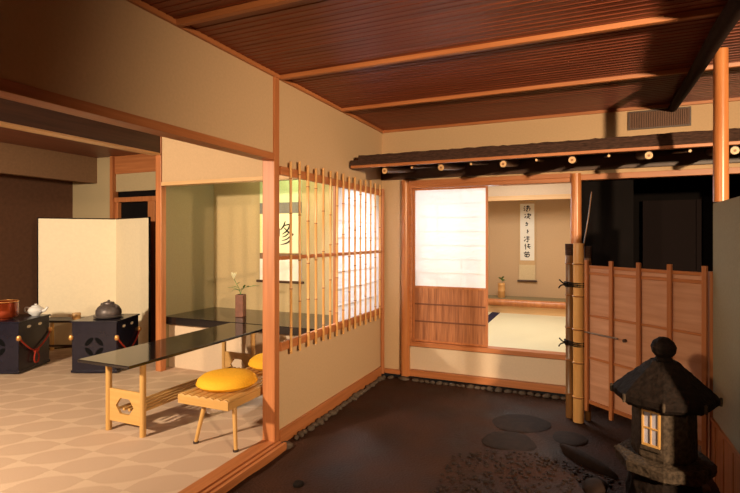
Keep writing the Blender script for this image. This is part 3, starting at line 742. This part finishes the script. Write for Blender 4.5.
# ------------------------------------------------------------------ folding screen
by = thing('folding_screen', 'two-panel folding screen with cream ground and black edge', 'folding screen', (-3.94, 4.96, 0))
F0, F1, F2 = Vector((-4.62, 4.30, 0)), Vector((-3.96, 4.98, 0)), Vector((-3.04, 4.72, 0))
for a, b_ in ((F0, F1), (F1, F2)):
    d = (b_-a); ll = d.length; an = math.atan2(d.y, d.x); off = a-Vector((-3.94, 4.96, 0)); H = 1.775
    pp = MB().box(.004, ll-.004, -.008, .008, .012, H-.012).build('panel', 'gold_ground', by, 0, loc=off, rotz=an)
    e0, e1 = (.014, .003) if a is F0 else (.003, .014)
    MB().box(0, e0, -.013 if e0 > .01 else -.007, .013, 0, H).box(ll-e1, ll, -.013 if e1 > .01 else -.007, .013, 0, H).box(.014, ll-.014, -.013, .013, 0, .016).box(.014, ll-.014, -.013, .013, H-.014, H).build('edge_frame', 'lacquer', pp, .002)

# ------------------------------------------------------------------ black boxes
def tea_box(label, x, y, rz):
    t = thing('tea_stand', label, 'tea stand', (x, y, 0), rz, 'black lacquered tea stands with red cords')
    W_, D_, H_ = .49, .53, .582
    MB().box(0, W_, 0, D_, .03, H_-.018).build('body', 'box_lacquer', t, .004)
    MB().box(-.012, W_+.012, -.012, D_+.012, H_-.018, H_).build('top', 'box_lacquer', t, .003)
    MB().box(-.008, W_+.008, -.008, D_+.008, .012, .04).build('plinth', 'box_lacquer', t, .003)
    for fx in (.03, W_-.07):
        for fy in (.03, D_-.07): MB().box(fx, fx+.04, fy, fy+.04, 0, .014).build('foot', 'box_lacquer', t)
    # four flat black petals on the front stand for shaded cutouts: diamond ring of four leaves
    cx_, cz_ = W_*.5, .30
    for k in range(4):
        a0 = PI/4+k*PI/2; c_ = (cx_+.078*math.cos(a0), cz_+.078*math.sin(a0)); pts = []
        for j in range(16):
            tt = 2*PI*j/16; lx_, lz_ = .062*math.cos(tt), .027*math.sin(tt)*(abs(math.sin(tt))**.3)
            aa = a0+PI/2; pts.append((c_[0]+lx_*math.cos(aa)-lz_*math.sin(aa), c_[1]+lx_*math.sin(aa)+lz_*math.cos(aa)))
        MB().prism(pts, -.0015, .002, 'XZ').build('petal_shade', 'cutout_shade', t)
    for yy in (.17, .36):
        pts = [(yy+.035*math.cos(2*PI*j/20), .50+.016*math.sin(2*PI*j/20)) for j in range(20)]
        MB().prism(pts, W_-.002, W_+.0015, 'YZ').build('lit_finger_hole', 'gold_ground', t)  # pale ovals painted as light showing through the holes
    for (rx, ry) in ((-.006, -.006), (W_+.006, -.006), (W_+.006, D_+.004)):
        MB().lathe([(0,-.03),(.016,-.026),(.024,-.01),(.024,.01),(.016,.026),(0,.03)], (rx, ry, .40), 16).build('brass_fitting', 'brass', t, smooth=True)
    b = MB(); X_ = W_+.014
    b.tube(smoothpts([(X_,.0,.39),(X_+.006,.06,.33),(X_+.012,.15,.255),(X_+.012,.25,.215),(X_+.012,.34,.25),(X_+.008,.44,.31),(X_,D_,.39)], 6), .009, 8)
    b.tube(smoothpts([(X_+.014,.25,.22),(X_+.02,.21,.14),(X_+.02,.22,.085),(X_+.02,.27,.08),(X_+.02,.29,.14),(X_+.014,.25,.22)], 6), .008, 8)
    b.tube([(X_+.014,.225,.215),(X_+.018,.275,.215)], .018, 10)
    b.build('red_cord', 'red_cord', t, smooth=True)
    return t
ra = math.radians(24)
rb_ = tea_box('black lacquered tea stand with red cord, below the dark kettle', -3.087, 3.695, ra)
lb_ = dup(rb_, 'black lacquered tea stand with red cord at the left edge of the photo', (-3.597-.49*math.cos(ra), 3.442-.49*math.sin(ra), 0))
def on_box(o, u, v, z=0): # point on a stand
    c, s = math.cos(ra), math.sin(ra); return (o.location.x+u*c-v*s, o.location.y+u*s+v*c, .582+z)
kt = thing('kettle', 'dark pewter-coloured kettle on the right tea stand', 'kettle', on_box(rb_, .27, .26))
MB().lathe([(0,0),(.115,0),(.155,.012),(.160,.022),(.13,.028),(.138,.05),(.135,.085),(.115,.120),(.085,.145),(.060,.158),(.058,.165),(.0,.165)], n=36).build('kettle_body', 'pewter', kt, smooth=True)
MB().lathe([(0,.164),(.062,.164),(.060,.175),(.03,.184),(.012,.188),(.014,.200),(0,.204)], n=28).build('lid', 'pewter', kt, smooth=True)
for sx in (-1, 1): MB().tube(smoothpts([(sx*.09,0,.140),(sx*.115,0,.155),(sx*.125,0,.13),(sx*.118,0,.115)], 4), .007, 8).build('lug', 'pewter', kt, smooth=True)
pt = thing('copper_pot', 'glossy orange-red pot on the left tea stand', 'pot', on_box(lb_, .20, .19))
MB().lathe([(0,0),(.09,0),(.093,.012),(.122,.024),(.134,.05),(.136,.11),(.132,.185),(.138,.190),(.138,.197),(.128,.197),(.126,.06),(0,.03)], n=40).build('pot_body', 'copper', pt, smooth=True)
b = MB(); b.tube([(.135*math.cos(2*PI*k/40), .135*math.sin(2*PI*k/40), .198) for k in range(41)], .005, 8, cap=False); b.build('rim', 'brass', pt, smooth=True)
# low table between the stands
lt_ = thing('low_table', 'low dark-topped table standing behind and between the two tea stands', 'table', (-3.95, 4.08, 0), ra)
MB().box(-.34, .56, .18, .48, .415, .44).build('table_top', 'table_black', lt_, .003)
for x in (-.31, .24, .53):
    for yy in (.21, .45): MB().box(x-.018, x+.018, yy-.018, yy+.018, 0, .415).build('leg', 'mapleZ', lt_, .003)
MB().box(-.292, .222, .20, .22, .10, .125).build('stretcher', 'darkX', lt_, .002)
# small things on it
cL = lambda u, v, z: (-3.95+u*math.cos(ra)-v*math.sin(ra), 4.08+u*math.sin(ra)+v*math.cos(ra), z)
tp = thing('teapot', 'small white porcelain teapot at the back corner of the left tea stand', 'teapot', on_box(lb_, .395, .43), .5); tp.scale = (1.15,)*3
MB().lathe([(0,0),(.035,0),(.04,.008),(.066,.03),(.074,.055),(.062,.082),(.04,.094),(0,.096)], n=32).build('pot_body', 'porcelain', tp, smooth=True)
MB().lathe([(0,.094),(.042,.094),(.036,.104),(.010,.110),(.012,.120),(0,.124)], n=24).build('lid', 'porcelain', tp, smooth=True)
MB().tube(smoothpts([(.06,0,.045),(.095,0,.06),(.115,0,.088)], 4), [.016]*4+[.012]*4+[.010], 10).build('spout', 'porcelain', tp, smooth=True)
MB().tube(smoothpts([(-.055,0,.08),(-.10,0,.082),(-.105,0,.045),(-.062,0,.03)], 5), .007, 8).build('handle', 'porcelain', tp, smooth=True)
tw = thing('tea_caddy', 'small pale cylindrical tea caddy between the two tea stands', 'caddy', cL(.10, .30, .44))
MB().lathe([(0,0),(.045,0),(.050,.008),(.050,.055),(.0505,.056)], n=28).build('caddy_body', 'bamboo', tw, smooth=True)
MB().lathe([(.0515,.056),(.0515,.076),(.045,.084),(0,.087)], n=28).build('lid', 'paleX', tw, smooth=True)

# ------------------------------------------------------------------ lights
def area(name, loc, target, size, power, col, sy=None, spread=None):
    l = bpy.data.lights.new(name, 'AREA'); l.energy = power; l.color = col; l.size = size
    if sy: l.shape = 'RECTANGLE'; l.size_y = sy
    if spread: l.spread = spread
    o = bpy.data.objects.new(name, l); C.objects.link(o); o.location = loc
    o.rotation_euler = (Vector(target)-Vector(loc)).to_track_quat('-Z', 'Y').to_euler(); return o
def spot(name, loc, target, ang, power, col, blend=.6, rad=.08):
    l = bpy.data.lights.new(name, 'SPOT'); l.energy = power; l.color = col; l.spot_size = math.radians(ang); l.spot_blend = blend; l.shadow_soft_size = rad
    o = bpy.data.objects.new(name, l); C.objects.link(o); o.location = loc
    o.rotation_euler = (Vector(target)-Vector(loc)).to_track_quat('-Z', 'Y').to_euler(); return o
WARM = (1.0, .71, .43)
spot('key_lamp', (4.40, -0.3, 2.12), (1.55, 5.0, 1.50), 84, 1400, WARM, .9, .07)
spot('garden_lamp', (0.7, -1.2, 2.3), (2.25, 4.5, 1.15), 30, 380, WARM, .8, .10)
spot('salon_lamp', (-2.0, -.9, 2.3), (-2.3, 3.8, .4), 100, 1200, (1, .79, .55), .8, .12)
area('tea_room_lamp', (1.3, 6.4, 2.52), (1.3, 6.5, 0), 1.2, 48, (1, .90, .76))
area('added_shoji_backlight', (0.55, 6.6, 2.0), (.75, 5.2, 1.5), .9, 9, (.84, .93, 1.0), .9, math.radians(90))  # added backlight to brighten the far shoji paper
area('alcove_lamp', (-.9, 4.50, 2.60), (-1.2, 5.1, 1.4), .5, 9, (.90, 1.0, .45), .1)
area('added_lattice_backlight', (-.62, 4.62, 2.30), (-.05, 4.6, 1.3), .25, 24, (.98, .96, 1.0), .6, math.radians(80))  # unseen light added to whiten the shoji behind the lattice

wd = bpy.data.worlds.new('world'); bpy.context.scene.world = wd; wd.use_nodes = True
wd.node_tree.nodes['Background'].inputs[0].default_value = (.5, .4, .3, 1); wd.node_tree.nodes['Background'].inputs[1].default_value = .02

cam = bpy.data.cameras.new('camera'); co = bpy.data.objects.new('camera', cam); C.objects.link(co)
co.location = (2.10, 0, 1.5); co.rotation_euler = (PI/2, 0, TH)
cam.sensor_width = 36; cam.lens = 494/740*36; cam.shift_y = -(246.5-238)/740.; cam.clip_start = .05
bpy.context.scene.camera = co
vs_ = bpy.context.scene.view_settings
vs_.view_transform = 'Standard'; vs_.look = 'None'; vs_.gamma = 1; vs_.use_curve_mapping = False; vs_.exposure = 0.06
